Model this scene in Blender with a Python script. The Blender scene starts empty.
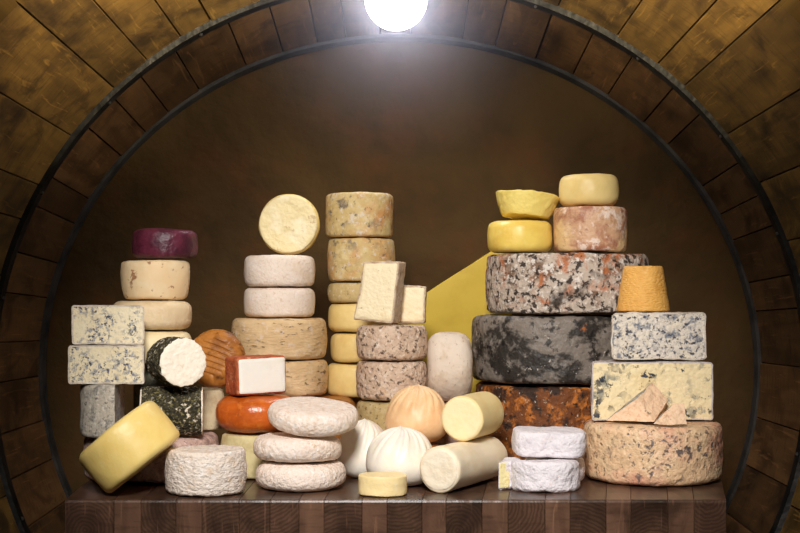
import bpy, bmesh, math, random
from mathutils import Vector, Matrix, noise
random.seed(7)
SC = bpy.context.scene
COL = SC.collection
PI = math.pi
D, F, H, HROW, ZT = 2.6, 1300.0, 1.3, 300.0, 0.9      # camera distance, focal in px, eye height, horizon row, table top

def s(Y): return (D + Y) / F
def X(px, Y): return (px - 400) * s(Y)
def Z(py, Y): return H + (HROW - py) * s(Y)

def lin(c):
    def f(v):
        v = v / 255.0
        return v / 12.92 if v <= 0.04045 else ((v + 0.055) / 1.055) ** 2.4
    return (f(c[0]), f(c[1]), f(c[2]), 1.0)

BLOOM_DENSITY = .48  # density of the scatter added round the lamp as bloom
# ------------------------------------------------------------------ materials
def node(nt, t, **kw):
    n = nt.nodes.new(t)
    for k, v in kw.items(): setattr(n, k, v)
    return n

def base_mat(name, rough, spec=0.35):
    m = bpy.data.materials.new(name); m.use_nodes = True
    b = m.node_tree.nodes['Principled BSDF']
    b.inputs['Roughness'].default_value = rough
    b.inputs['Specular IOR Level'].default_value = spec
    return m, m.node_tree, b

def coords(nt):
    tc = node(nt, 'ShaderNodeTexCoord'); oi = node(nt, 'ShaderNodeObjectInfo')
    mul = node(nt, 'ShaderNodeMath', operation='MULTIPLY'); mul.inputs[1].default_value = 53.0
    nt.links.new(oi.outputs['Random'], mul.inputs[0])
    add = node(nt, 'ShaderNodeVectorMath', operation='ADD')
    nt.links.new(tc.outputs['Object'], add.inputs[0]); nt.links.new(mul.outputs[0], add.inputs[1])
    return add.outputs[0]

def ramp(nt, val, lo, hi):
    r = node(nt, 'ShaderNodeMapRange', clamp=True)
    r.inputs['From Min'].default_value = lo; r.inputs['From Max'].default_value = hi
    nt.links.new(val, r.inputs['Value'])
    return r.outputs['Result']

def tex(nt, co, kind, scale, detail=3.0, stretch=None, distort=0.0, rgh=.5):
    if stretch:
        mp = node(nt, 'ShaderNodeMapping'); mp.inputs['Scale'].default_value = stretch
        nt.links.new(co, mp.inputs['Vector']); co = mp.outputs[0]
    if kind == 'voronoi':
        t = node(nt, 'ShaderNodeTexVoronoi'); t.inputs['Scale'].default_value = scale
        nt.links.new(co, t.inputs['Vector'])
        return t.outputs['Distance']
    t = node(nt, 'ShaderNodeTexNoise'); t.inputs['Scale'].default_value = scale
    t.inputs['Detail'].default_value = detail; t.inputs['Roughness'].default_value = rgh; t.inputs['Distortion'].default_value = distort
    nt.links.new(co, t.inputs['Vector'])
    return t.outputs['Fac']

def mix(nt, fac, a, b):
    mx = node(nt, 'ShaderNodeMix', data_type='RGBA')
    if isinstance(fac, float): mx.inputs['Factor'].default_value = fac
    else: nt.links.new(fac, mx.inputs['Factor'])
    if isinstance(a, tuple): mx.inputs['A'].default_value = a
    else: nt.links.new(a, mx.inputs['A'])
    if isinstance(b, tuple): mx.inputs['B'].default_value = b
    else: nt.links.new(b, mx.inputs['B'])
    return mx.outputs['Result']

def times(nt, a, b):
    m = node(nt, 'ShaderNodeMath', operation='MULTIPLY')
    nt.links.new(a, m.inputs[0])
    if isinstance(b, (int, float)): m.inputs[1].default_value = b
    else: nt.links.new(b, m.inputs[1])
    return m.outputs[0]

def cheese(name, base, spots=(), rough=0.6, bump=(), spec=0.35, sss=0.0):
    """spots: (colour, kind, scale, lo, hi, amount[, mask(scale, lo, hi)[, stretch]]); bump: (kind, scale, distance[, stretch])"""
    m, nt, b = base_mat(name, rough, spec)
    co = coords(nt)
    c = lin(base)
    for sp in spots:
        col, kind, sc, lo, hi, amt = sp[:6]
        f = ramp(nt, tex(nt, co, kind, sc, 7.0, sp[7] if len(sp) > 7 else None, .25, .62), lo, hi)
        if len(sp) > 6 and sp[6]:
            f = times(nt, f, ramp(nt, tex(nt, co, 'noise', sp[6][0], 4.0), sp[6][1], sp[6][2]))
        f = times(nt, f, amt)
        c = mix(nt, f, c, lin(col))
    if isinstance(c, tuple): b.inputs['Base Color'].default_value = c
    else: nt.links.new(c, b.inputs['Base Color'])
    prev = None
    for bp in bump:
        kind, sc, dist = bp[:3]
        bn = node(nt, 'ShaderNodeBump'); bn.inputs['Distance'].default_value = dist; bn.inputs['Strength'].default_value = 0.8
        nt.links.new(tex(nt, co, kind, sc, 4.0, bp[3] if len(bp) > 3 else None), bn.inputs['Height'])
        if prev: nt.links.new(prev, bn.inputs['Normal'])
        prev = bn.outputs[0]
    if prev: nt.links.new(prev, b.inputs['Normal'])
    if sss:
        b.inputs['Subsurface Weight'].default_value = sss
        b.inputs['Subsurface Radius'].default_value = (0.012, 0.007, 0.004)
        b.inputs['Subsurface Scale'].default_value = 0.6
    return m

N, V = 'noise', 'voronoi'
M = {}
M['blue_cut'] = cheese('blue_cut', (238, 224, 190), [((216, 196, 150), N, 18, .45, .7, .6), ((130, 136, 150), N, 80, .50, .60, .85, (17, .42, .55)), ((44, 52, 76), N, 130, .55, .60, .95, (17, .43, .56)), ((132, 100, 74), N, 60, .64, .70, .6)], .5, [(N, 160, .0025)])
M['blue_rind'] = cheese('blue_rind', (214, 200, 182), [((150, 136, 122), N, 70, .5, .66, .8), ((236, 228, 216), N, 35, .52, .66, .7)], .8, [(N, 120, .004)])
M['grey_rind'] = cheese('grey_rind', (190, 180, 164), [((112, 110, 106), N, 40, .48, .62, .8), ((222, 214, 200), N, 80, .52, .64, .8), ((168, 134, 78), N, 14, .56, .68, .7), ((70, 70, 72), N, 120, .58, .65, .8)], .8, [(N, 140, .003), (N, 40, .004)])
M['grey_cut'] = cheese('grey_cut', (206, 198, 188), [((112, 120, 134), N, 70, .50, .62, .9), ((62, 68, 82), N, 130, .57, .63, .9), ((220, 200, 156), N, 24, .55, .68, .7)], .7, [(N, 150, .002)])
M['dark_green_rind'] = cheese('dark_green_rind', (92, 92, 78), [((60, 62, 54), N, 60, .45, .6, .8), ((130, 128, 112), N, 120, .55, .65, .6)], .85, [(N, 120, .002)])
M['pink_grey'] = cheese('pink_grey', (206, 172, 160), [((140, 112, 108), N, 50, .48, .62, .8), ((232, 208, 194), N, 90, .52, .64, .7), ((90, 72, 72), N, 150, .60, .66, .8)], .7, [(N, 90, .005), (N, 220, .002)])
M['purple'] = cheese('purple', (100, 40, 58), [((58, 22, 38), N, 22, .42, .6, .8), ((160, 106, 120), N, 60, .60, .76, .5)], .42, [(N, 60, .004), (N, 200, .001)], .4)
M['cream_speck'] = cheese('cream_speck', (238, 208, 162), [((242, 222, 184), N, 20, .45, .6, .6), ((150, 94, 58), N, 46, .605, .65, .85)], .5, [(N, 40, .002)])
M['cream_plain'] = cheese('cream_plain', (228, 204, 164), [((206, 176, 130), N, 22, .5, .7, .6), ((242, 228, 202), N, 60, .55, .7, .5)], .5, [(N, 50, .003), (N, 160, .001)])
M['pale_yellow'] = cheese('pale_yellow', (244, 228, 184), [((230, 208, 156), N, 16, .45, .65, .6)], .5, [(N, 30, .002)])
M['herb'] = cheese('herb', (66, 60, 42), [((34, 34, 25), N, 110, .46, .56, .8), ((136, 126, 82), N, 130, .53, .60, .85), ((240, 228, 204), N, 90, .565, .61, .95, (26, .40, .54))], .85, [(N, 150, .010), (V, 120, .006)])
M['fresh_white'] = cheese('fresh_white', (246, 236, 218), [((238, 222, 194), N, 30, .5, .7, .6)], .55, [(N, 110, .002)], sss=.2)
M['fresh_white_flecked'] = cheese('fresh_white_flecked', (250, 240, 222), [((96, 88, 64), N, 150, .76, .80, .8), ((240, 222, 196), N, 26, .5, .7, .6)], .55, [(N, 90, .005)])
M['butter_yellow'] = cheese('butter_yellow', (250, 220, 136), [((242, 206, 110), N, 12, .45, .65, .6), ((252, 232, 168), N, 40, .58, .7, .4)], .42, [(N, 22, .002), (N, 150, .0006)], .45, sss=.1)
M['yellow_rind'] = cheese('yellow_rind', (242, 212, 106), [((230, 186, 76), N, 16, .48, .66, .7), ((250, 228, 146), N, 45, .55, .7, .5)], .40, [(N, 26, .003)], .45)
M['yellow_paste'] = cheese('yellow_paste', (244, 222, 128), [((234, 206, 100), N, 22, .45, .65, .6)], .5, [(N, 60, .005)])
M['pale_straw'] = cheese('pale_straw', (238, 212, 142), [((224, 190, 112), N, 14, .45, .65, .6)], .45, [(N, 24, .003)], .4)
M['olive_yellow'] = cheese('olive_yellow', (204, 174, 56), [((186, 154, 42), N, 8, .45, .65, .6)], .55, [(N, 40, .0008)], .3)
M['olive_edge'] = cheese('olive_edge', (232, 214, 120), [((214, 190, 90), N, 30, .45, .65, .6)], .55, [(N, 90, .001)])
M['white_rough'] = cheese('white_rough', (236, 222, 208), [((216, 188, 158), N, 44, .52, .68, .8), ((176, 154, 140), N, 90, .56, .68, .7), ((250, 244, 238), N, 70, .54, .64, .7)], .85, [(N, 110, .008, (1, 1, 1.5)), (N, 50, .004)])
M['white_bloom'] = cheese('white_bloom', (245, 228, 214), [((212, 178, 142), N, 110, .52, .61, .7, (12, .42, .60)), ((228, 204, 184), N, 40, .5, .7, .7), ((250, 244, 238), N, 90, .53, .64, .7)], .85, [(N, 120, .006), (N, 50, .004)])
M['camembert'] = cheese('camembert', (242, 236, 240), [((232, 208, 172), N, 30, .60, .72, .6), ((214, 206, 214), N, 60, .5, .65, .6)], .8, [(N, 60, .010), (N, 160, .003)])
M['camembert_paste'] = cheese('camembert_paste', (246, 232, 174), [((230, 206, 124), N, 90, .56, .66, .7)], .5, [(N, 110, .004)])
M['smoked'] = cheese('smoked', (182, 118, 52), [((134, 78, 32), N, 22, .45, .62, .8), ((78, 42, 20), N, 44, .58, .68, .8), ((208, 150, 76), N, 40, .55, .7, .5)], .45, [(N, 40, .003)], .35)
M['smoked_groove'] = cheese('smoked_groove', (112, 64, 28), [], .5)
M['orange'] = cheese('orange', (202, 98, 30), [((166, 72, 20), N, 18, .45, .65, .8), ((222, 130, 54), N, 44, .52, .66, .7), ((140, 56, 18), N, 80, .60, .68, .7)], .3, [(N, 30, .003), (N, 130, .001)], .5)
M['paprika'] = cheese('paprika', (190, 96, 54), [((144, 62, 34), N, 44, .45, .62, .8), ((226, 156, 112), N, 70, .54, .68, .8)], .7, [(N, 100, .005)])
M['pure_white'] = cheese('pure_white', (246, 240, 230), [((238, 228, 214), N, 30, .5, .7, .5)], .5, [(N, 130, .0008)], sss=.15)
M['pale_green_yellow'] = cheese('pale_green_yellow', (212, 198, 148), [((186, 168, 116), N, 40, .48, .64, .7)], .6, [(N, 70, .003)])
M['pale_rind'] = cheese('pale_rind', (216, 200, 164), [((186, 166, 128), N, 30, .48, .64, .7), ((150, 128, 96), N, 110, .62, .68, .5)], .65, [(N, 80, .003)])
M['tan_wheel'] = cheese('tan_wheel', (212, 180, 134), [((232, 204, 160), N, 18, .48, .62, .6), ((104, 76, 48), N, 70, .575, .63, .9, (14, .40, .54), (.5, .5, 1.6)), ((226, 210, 194), N, 50, .55, .68, .7)], .65, [(N, 70, .005, (.5, .5, 1.6)), (N, 30, .003)])
M['white_dry'] = cheese('white_dry', (236, 220, 204), [((206, 178, 146), N, 120, .55, .66, .6), ((244, 232, 224), N, 30, .5, .65, .6), ((218, 186, 146), N, 12, .56, .72, .6)], .75, [(N, 150, .003)])
M['disc_face'] = cheese('disc_face', (240, 222, 170), [((250, 238, 202), N, 18, .48, .6, .7), ((190, 160, 112), N, 30, .605, .64, .7), ((150, 138, 142), N, 26, .70, .74, .7)], .5, [(N, 30, .012)])
M['disc_rim'] = cheese('disc_rim', (232, 204, 128), [((214, 180, 100), N, 30, .48, .66, .6)], .5, [(N, 60, .002)])
M['tan_mold'] = cheese('tan_mold', (206, 180, 122), [((224, 206, 158), N, 30, .48, .64, .7), ((206, 148, 90), N, 11, .49, .64, .85), ((108, 98, 90), N, 34, .54, .64, .85, (9, .42, .57)), ((220, 210, 196), N, 70, .56, .66, .8), ((92, 78, 60), N, 80, .61, .67, .7)], .65, [(N, 90, .004)])
M['tan_mold_dark'] = cheese('tan_mold_dark', (200, 176, 122), [((78, 70, 64), N, 42, .53, .60, .85, (14, .38, .54)), ((226, 214, 194), N, 70, .57, .66, .8)], .7, [(N, 90, .004)])
M['stone_rind'] = cheese('stone_rind', (206, 178, 154), [((224, 200, 176), N, 22, .48, .62, .7), ((80, 62, 52), N, 90, .545, .61, .9), ((238, 224, 210), N, 70, .55, .66, .8), ((208, 160, 108), N, 12, .57, .7, .7)], .75, [(N, 100, .007), (N, 50, .004)])
M['stone_yellow'] = cheese('stone_yellow', (182, 158, 108), [((206, 186, 142), N, 40, .48, .62, .7), ((96, 78, 52), N, 100, .57, .62, .8)], .75, [(N, 120, .004)])
M['wedge_cut'] = cheese('wedge_cut', (246, 230, 192), [((236, 210, 156), N, 14, .50, .68, .6), ((170, 140, 96), N, 70, .66, .70, .7)], .5, [(N, 90, .004)])
M['wedge_rind'] = cheese('wedge_rind', (206, 184, 156), [((166, 134, 104), N, 60, .48, .64, .8), ((226, 214, 206), N, 80, .54, .66, .8), ((120, 92, 70), N, 130, .62, .68, .7)], .75, [(N, 110, .004)])
M['chalk_wheel'] = cheese('chalk_wheel', (224, 208, 190), [((202, 176, 146), N, 22, .50, .66, .7), ((150, 120, 96), N, 60, .62, .66, .6, None, (1, 1, 3))], .7, [(N, 90, .003)])
M['burrata'] = cheese('burrata', (250, 243, 230), [((242, 228, 208), N, 14, .48, .66, .5)], .40, [(N, 60, .001)], .45, sss=.2)
M['peach'] = cheese('peach', (246, 206, 158), [((234, 184, 130), N, 20, .46, .64, .7), ((252, 222, 184), N, 45, .55, .7, .5)], .42, [(N, 70, .001)], .4, sss=.15)
M['white_log'] = cheese('white_log', (252, 236, 206), [((244, 216, 174), N, 14, .48, .66, .6)], .45, [(N, 40, .002)], .4, sss=.15)
M['white_log_face'] = cheese('white_log_face', (252, 240, 216), [((244, 224, 188), N, 24, .5, .66, .6)], .5, [(N, 60, .004)], .4)
M['yellow_log'] = cheese('yellow_log', (250, 226, 164), [((240, 204, 124), N, 16, .48, .66, .6)], .48, [(N, 60, .002, (1, 1, 6))], .4)
M['yellow_log_face'] = cheese('yellow_log_face', (253, 236, 188), [((248, 222, 160), N, 24, .5, .66, .5)], .5, [(N, 90, .002)], .4)
M['small_yellow'] = cheese('small_yellow', (252, 228, 168), [((253, 240, 206), N, 44, .58, .68, .6), ((214, 176, 100), N, 120, .68, .72, .6)], .45, [(N, 70, .003)])
M['rust_white'] = cheese('rust_white', (198, 182, 166), [((122, 94, 72), N, 20, .49, .60, .9), ((236, 226, 216), N, 80, .53, .60, .85), ((186, 102, 42), N, 26, .52, .62, .85, (7, .47, .56)), ((46, 36, 30), N, 64, .53, .59, .95), ((40, 32, 28), N, 9, .54, .63, .88)], .8, [(N, 80, .009), (N, 30, .006)])
M['black_grey'] = cheese('black_grey', (130, 120, 110), [((40, 36, 33), N, 8, .47, .53, .93, None, (1, 1, 1.6)), ((160, 150, 140), N, 30, .54, .68, .7), ((26, 22, 20), N, 44, .56, .62, .88), ((222, 212, 200), N, 110, .62, .66, .8, (12, .50, .58)), ((182, 108, 56), N, 16, .67, .72, .8)], .5, [(N, 60, .007), (N, 20, .005)])
M['rusty'] = cheese('rusty', (116, 66, 30), [((200, 118, 44), N, 34, .50, .60, .9), ((44, 34, 28), N, 22, .52, .60, .9), ((196, 182, 162), N, 80, .61, .66, .85), ((30, 22, 18), N, 70, .57, .63, .85)], .7, [(N, 70, .009), (N, 30, .005)])
M['mottled_pink'] = cheese('mottled_pink', (208, 166, 130), [((164, 106, 82), N, 12, .46, .56, .85), ((240, 220, 204), N, 50, .50, .58, .85, (14, .44, .56)), ((238, 204, 150), N, 9, .50, .57, .85), ((140, 88, 66), N, 60, .60, .68, .6)], .45, [(N, 70, .005)])
M['cone'] = cheese('cone', (238, 180, 92), [((218, 152, 66), N, 20, .46, .64, .6), ((246, 204, 126), N, 90, .55, .68, .5)], .55, [(N, 130, .005, (1, 1, 2))])
M['blue_grey_cut'] = cheese('blue_grey_cut', (226, 215, 200), [((236, 222, 196), N, 22, .5, .64, .8), ((116, 122, 134), N, 60, .49, .60, .9), ((52, 58, 74), N, 90, .545, .61, .95), ((30, 38, 58), N, 34, .64, .68, .9)], .6, [(N, 110, .007)])
M['blue_vein_cut'] = cheese('blue_vein_cut', (244, 224, 178), [((228, 202, 146), N, 14, .5, .66, .6), ((126, 130, 120), N, 36, .52, .60, .8, (13, .38, .52)), ((32, 42, 60), N, 46, .545, .585, .97, (12, .41, .52))], .5, [(N, 90, .005)])
M['lilac_rind'] = cheese('lilac_rind', (198, 188, 184), [((160, 146, 138), N, 70, .5, .65, .8)], .8, [(N, 110, .004)])
M['big_pitted'] = cheese('big_pitted', (236, 198, 156), [((240, 212, 172), N, 14, .46, .6, .7), ((224, 158, 130), N, 7, .46, .60, .85), ((88, 80, 82), N, 54, .545, .60, .92, (6, .42, .53)), ((110, 86, 64), N, 90, .585, .63, .85, (14, .40, .52))], .42, [(N, 40, .009), (N, 120, .005)], .5)
M['pink_chunk'] = cheese('pink_chunk', (240, 204, 168), [((214, 160, 124), N, 80, .54, .64, .7), ((90, 96, 90), N, 60, .66, .70, .8)], .5, [(N, 90, .007)])
M['chunk_rind'] = cheese('chunk_rind', (176, 170, 156), [((100, 102, 98), N, 80, .48, .6, .8)], .8, [(N, 110, .004)])

def metal(name, col, rough=.5, metallic=.7):
    m, nt, b = base_mat(name, rough)
    co = coords(nt)
    c = mix(nt, ramp(nt, tex(nt, co, N, 14, 6.0), .4, .65), lin(col), lin(tuple(v * .6 for v in col)))
    nt.links.new(c, b.inputs['Base Color']); b.inputs['Metallic'].default_value = metallic
    bn = node(nt, 'ShaderNodeBump'); bn.inputs['Distance'].default_value = .002
    nt.links.new(tex(nt, co, N, 60), bn.inputs['Height']); nt.links.new(bn.outputs[0], b.inputs['Normal'])
    return m
M['iron'] = metal('iron', (62, 60, 58), .45)
M['iron_light'] = metal('iron_light', (66, 62, 58), .85, .1)

def wood(name, c1, c2, dark, rough, end_grain=False):
    """oak read off the mesh UVs: u across the stave, v along it; per-plank tint in the face attribute 'tint'"""
    m, nt, b = base_mat(name, rough, .3)
    uv = node(nt, 'ShaderNodeUVMap'); at = node(nt, 'ShaderNodeAttribute'); at.attribute_name = 'tint'
    off = node(nt, 'ShaderNodeCombineXYZ')
    nt.links.new(times(nt, at.outputs['Fac'], 37.0), off.inputs[2]); nt.links.new(times(nt, at.outputs['Fac'], 11.0), off.inputs[0])
    add = node(nt, 'ShaderNodeVectorMath', operation='ADD')
    nt.links.new(uv.outputs[0], add.inputs[0]); nt.links.new(off.outputs[0], add.inputs[1])
    co = add.outputs[0]
    g1 = tex(nt, co, N, 22, 6.0, (1, .14, 1), .6)
    g2 = tex(nt, co, N, 9, 6.0, (1, 1, 1), .4)
    g3 = tex(nt, co, N, 120, 3.0, (.15, 1, 1))
    c = mix(nt, ramp(nt, g1, .35, .68), lin(c1), lin(c2))
    c = mix(nt, times(nt, ramp(nt, g2, .48, .70), .75), c, lin(dark))
    c = mix(nt, times(nt, ramp(nt, g3, .52, .70), .35), c, lin(dark))
    if end_grain:
        w = node(nt, 'ShaderNodeTexWave', wave_type='RINGS', rings_direction='Z'); w.inputs['Scale'].default_value = 42; w.inputs['Distortion'].default_value = 5.0; w.inputs['Detail'].default_value = 3
        mp = node(nt, 'ShaderNodeMapping'); mp.inputs['Scale'].default_value = (1, 1, 0)
        nt.links.new(uv.outputs[0], mp.inputs['Vector']); nt.links.new(mp.outputs[0], w.inputs['Vector'])
        e = node(nt, 'ShaderNodeAttribute'); e.attribute_name = 'endgrain'
        c = mix(nt, times(nt, times(nt, ramp(nt, w.outputs['Fac'], .25, .8), e.outputs['Fac']), .42), c, lin(dark))
    c = mix(nt, times(nt, ramp(nt, tex(nt, co, N, 70, 5.0, (1, .10, 1), 1.2), .60, .72), .45), c, lin(tuple(min(255, v * 1.45) for v in c1)))
    c = mix(nt, times(nt, ramp(nt, tex(nt, co, N, 5, 6.0, (1, .5, 1), 1.5, .65), .54, .64), .6), c, lin(dark))
    hsv = node(nt, 'ShaderNodeHueSaturation'); nt.links.new(c, hsv.inputs['Color'])
    nt.links.new(ramp2(nt, at.outputs['Fac'], .62, 1.25), hsv.inputs['Value'])
    nt.links.new(hsv.outputs[0], b.inputs['Base Color'])
    bn = node(nt, 'ShaderNodeBump'); bn.inputs['Distance'].default_value = .003; bn.inputs['Strength'].default_value = .6
    nt.links.new(g1, bn.inputs['Height']); nt.links.new(bn.outputs[0], b.inputs['Normal'])
    return m
def ramp2(nt, val, a, b_):
    r = node(nt, 'ShaderNodeMapRange', clamp=True)
    r.inputs['To Min'].default_value = a; r.inputs['To Max'].default_value = b_
    nt.links.new(val, r.inputs['Value'])
    return r.outputs['Result']
M['oak_outer'] = wood('oak_outer', (130, 97, 44), (98, 72, 32), (46, 32, 15), .7)
M['oak_inner'] = wood('oak_inner', (108, 76, 44), (86, 60, 34), (46, 30, 16), .6)
M['butcher'] = wood('butcher', (112, 82, 64), (90, 64, 50), (44, 30, 22), .32, True)

def plaster(name, base, c2, c3):
    m, nt, b = base_mat(name, .85, .15)
    tc = node(nt, 'ShaderNodeTexCoord'); co = tc.outputs['Object']
    c = mix(nt, ramp(nt, tex(nt, co, N, 3.2, 6.0, None, .5), .38, .66), lin(base), lin(c2))
    c = mix(nt, times(nt, ramp(nt, tex(nt, co, N, 9, 5.0), .5, .72), .6), c, lin(c3))
    nt.links.new(c, b.inputs['Base Color'])
    bn = node(nt, 'ShaderNodeBump'); bn.inputs['Distance'].default_value = .006
    nt.links.new(tex(nt, co, N, 26, 6.0), bn.inputs['Height']); nt.links.new(bn.outputs[0], b.inputs['Normal'])
    return m
M['plaster'] = plaster('plaster', (84, 62, 33), (64, 47, 25), (92, 58, 31))
M['stone_floor'] = plaster('stone_floor', (52, 40, 32), (40, 30, 24), (34, 26, 20))

# ------------------------------------------------------------------ mesh helpers
def link(name, bm, m, parent=None, smooth=True):
    bmesh.ops.recalc_face_normals(bm, faces=bm.faces[:])
    me = bpy.data.meshes.new(name); bm.to_mesh(me); bm.free()
    if smooth:
        for p in me.polygons: p.use_smooth = True
    for mm in (m if isinstance(m, (list, tuple)) else [m]): me.materials.append(mm)
    o = bpy.data.objects.new(name, me); COL.objects.link(o)
    if parent: o.parent = parent
    return o

def tag(o, label, cat, group=None):
    o['label'] = label; o['category'] = cat
    if group: o['group'] = group
    return o

def empty(name, loc=(0, 0, 0), rot=(0, 0, 0)):
    o = bpy.data.objects.new(name, None); COL.objects.link(o)
    o.empty_display_size = .05; o.location = loc; o.rotation_euler = rot
    return o

def roughen(bm, amp, freq, seed, lumps=0.0, lfreq=14.0):
    """push the skin about by smooth noise that depends on place only, so neighbouring parts stay flush"""
    if not amp and not lumps: return
    o = Vector((seed * 3.17, seed * 1.31, seed * 7.7))
    for v in bm.verts:
        v.co = v.co + noise.noise_vector(v.co * freq + o) * amp + noise.noise_vector(v.co * lfreq + o) * lumps

def circle(r, n=72, p=2.0, sx=1.0, sy=1.0):
    out = []
    for i in range(n):
        a = 2 * PI * i / n; c, t = math.cos(a), math.sin(a)
        k = (abs(c) ** p + abs(t) ** p) ** (-1 / p)
        out.append((r * k * c * sx, r * k * t * sy))
    return out

def smooth_outline(pts, step=.005, rad=2):
    out = []
    n = len(pts)
    for i in range(n):
        a, b = Vector(pts[i]), Vector(pts[(i + 1) % n]); k = max(2, int((b - a).length / step))
        out += [a.lerp(b, j / k) for j in range(k)]
    for _ in range(rad):
        m = len(out); out = [(out[i - 1] + out[i] * 2 + out[(i + 1) % m]) / 4 for i in range(m)]
    return [(p.x, p.y) for p in out]

def drum_profile(h, e, bulge=0.0, taper=0.0, steps=5, side=9):
    """(inset, z) from the bottom rim to the top rim; taper = how much narrower the top is"""
    pr = []
    for i in range(steps + 1):
        a = PI / 2 * i / steps
        pr.append((e * (1 - math.sin(a)), e * (1 - math.cos(a))))
    for i in range(1, side):
        t = i / side; pr.append((0, e + (h - 2 * e) * t))
    for i in range(steps + 1):
        a = PI / 2 * i / steps
        pr.append((e * (1 - math.cos(a)), h - e + e * math.sin(a)))
    out = []
    for ins, z in pr:
        t = z / h
        out.append((ins - bulge * 4 * t * (1 - t) + bulge + taper * t, z))
    return out

def body(outline, prof, amp=.0012, freq=40.0, seed=0, lumps=0.0, lfreq=14.0, rings=6):
    """closed solid: the outline carried up the profile, capped by shrinking rings"""
    n = len(outline); P = [Vector(p) for p in outline]
    cen = sum(P, Vector((0, 0))) / n
    nrm = []
    for i in range(n):
        t = P[(i + 1) % n] - P[i - 1]; q = Vector((t.y, -t.x))
        nrm.append(q.normalized() if q.length else (P[i] - cen).normalized())
    bm = bmesh.new(); loops = []
    def ring(pts, z): loops.append([bm.verts.new((p.x, p.y, z)) for p in pts])
    def at(ins): return [P[i] - nrm[i] * ins for i in range(n)]
    b0, z0 = prof[0]; q0 = at(b0)
    for k in range(1, rings): ring([cen.lerp(p, k / rings) for p in q0], z0)
    for ins, z in prof: ring(at(ins), z)
    b1, z1 = prof[-1]; q1 = at(b1)
    for k in range(rings - 1, 0, -1): ring([cen.lerp(p, k / rings) for p in q1], z1)
    for a, b in zip(loops, loops[1:]):
        for i in range(n): bm.faces.new((a[i], a[(i + 1) % n], b[(i + 1) % n], b[i]))
    c0 = bm.verts.new((cen.x, cen.y, z0)); c1 = bm.verts.new((cen.x, cen.y, z1))
    for i in range(n):
        bm.faces.new((c0, loops[0][(i + 1) % n], loops[0][i]))
        bm.faces.new((c1, loops[-1][i], loops[-1][(i + 1) % n]))
    roughen(bm, amp, freq, seed, lumps, lfreq)
    return bm

SEED = [0]
def nseed():
    SEED[0] += 1
    return SEED[0]

def wheel(name, m, r, h, loc, label, cat='cheese', group=None, e=None, bulge=.004, taper=0.0, amp=.0012, freq=40, lumps=.0015, rot=(0, 0, 0), p=2.0, gap=.0016, n=72, sx=1.0, sy=1.0):
    e = e if e is not None else min(.014, h * .22)
    bm = body(circle(r, n, p, sx, sy), drum_profile(h - gap, e, bulge, taper), amp, freq, nseed(), lumps)
    zmin = min(v.co.z for v in bm.verts)
    for v in bm.verts: v.co.z += gap * .5 - zmin
    zmax = max(v.co.z for v in bm.verts)
    k = (h - gap * .5) / zmax
    for v in bm.verts: v.co.z *= k
    o = link(name, bm, m); o.location = loc; o.rotation_euler = rot
    if label: tag(o, label, cat, group)
    return o

def sector(R, h, a0, a1, e, t, m_rind, m_paste, root, amp=.0012, freq=40, lumps=0.0, bulge=0.0, step=4.0):
    """a cut piece of a wheel: parts rind and paste. Swept from a0 to a1 degrees about the wheel's axis"""
    sd = nseed(); pr = drum_profile(h, e, bulge); nseg = max(4, int(abs(a1 - a0) / step))
    rad = [i / 6 for i in range(6)]
    outer = [((R - pr[0][0]) * k, 0) for k in rad] + [(R - i, z) for i, z in pr] + [((R - pr[-1][0]) * k, h) for k in reversed(rad)]
    inner = [((R - pr[0][0] - t) * k, t) for k in rad] + [(R - t - i * .6, t + (h - 2 * t) * z / h) for i, z in pr] + [((R - pr[-1][0] - t) * k, h - t) for k in reversed(rad)]
    def pt(r, z, a): a = math.radians(a); return (r * math.cos(a), r * math.sin(a), z)
    br = bmesh.new(); L = []
    for i in range(nseg + 1):
        a = a0 + (a1 - a0) * i / nseg
        L.append([br.verts.new(pt(r, z, a)) for r, z in outer])
    for A, B in zip(L, L[1:]):
        for k in range(len(outer) - 1):
            if outer[k][0] == 0 and outer[k + 1][0] == 0: continue
            br.faces.new((A[k], B[k], B[k + 1], A[k + 1]))
    for a in (a0, a1):
        o_ = [br.verts.new(pt(r, z, a)) for r, z in outer]; i_ = [br.verts.new(pt(r, z, a)) for r, z in inner]
        for k in range(len(outer) - 1): br.faces.new((o_[k], o_[k + 1], i_[k + 1], i_[k]))
    bmesh.ops.remove_doubles(br, verts=[v for v in br.verts if v.co.xy.length < 1e-6], dist=1e-6)
    bp = bmesh.new(); L = []
    for i in range(nseg + 1):
        a = a0 + (a1 - a0) * i / nseg
        L.append([bp.verts.new(pt(r, z, a)) for r, z in inner])
    for A, B in zip(L, L[1:]):
        for k in range(len(inner) - 1): bp.faces.new((A[k], B[k], B[k + 1], A[k + 1]))
    for a in (a0, a1):
        for kk in range(6):   # cut faces as nested rings so the crumb can be roughened
            pass
        bp.faces.new([bp.verts.new(pt(r, z, a)) for r, z in inner])
    for bm in (br, bp): roughen(bm, amp, freq, sd, lumps)
    bmesh.ops.triangulate(bp, faces=[f for f in bp.faces if len(f.verts) > 4])
    r_ = link('rind', br, m_rind, root); p_ = link('paste', bp, m_paste, root)
    return r_, p_

def cut_wheel(name, label, R, h, loc, yaw, m_rind, m_paste, span=180, e=.010, t=.004, group=None, rot=(0, 0), **kw):
    """half (or less) wheel whose cut face looks along -Y before the yaw"""
    root = empty(name, loc, (rot[0], rot[1], yaw)); tag(root, label, 'cheese', group)
    sector(R, h, 0, span, e, t, m_rind, m_paste, root, **kw)
    return root

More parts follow.
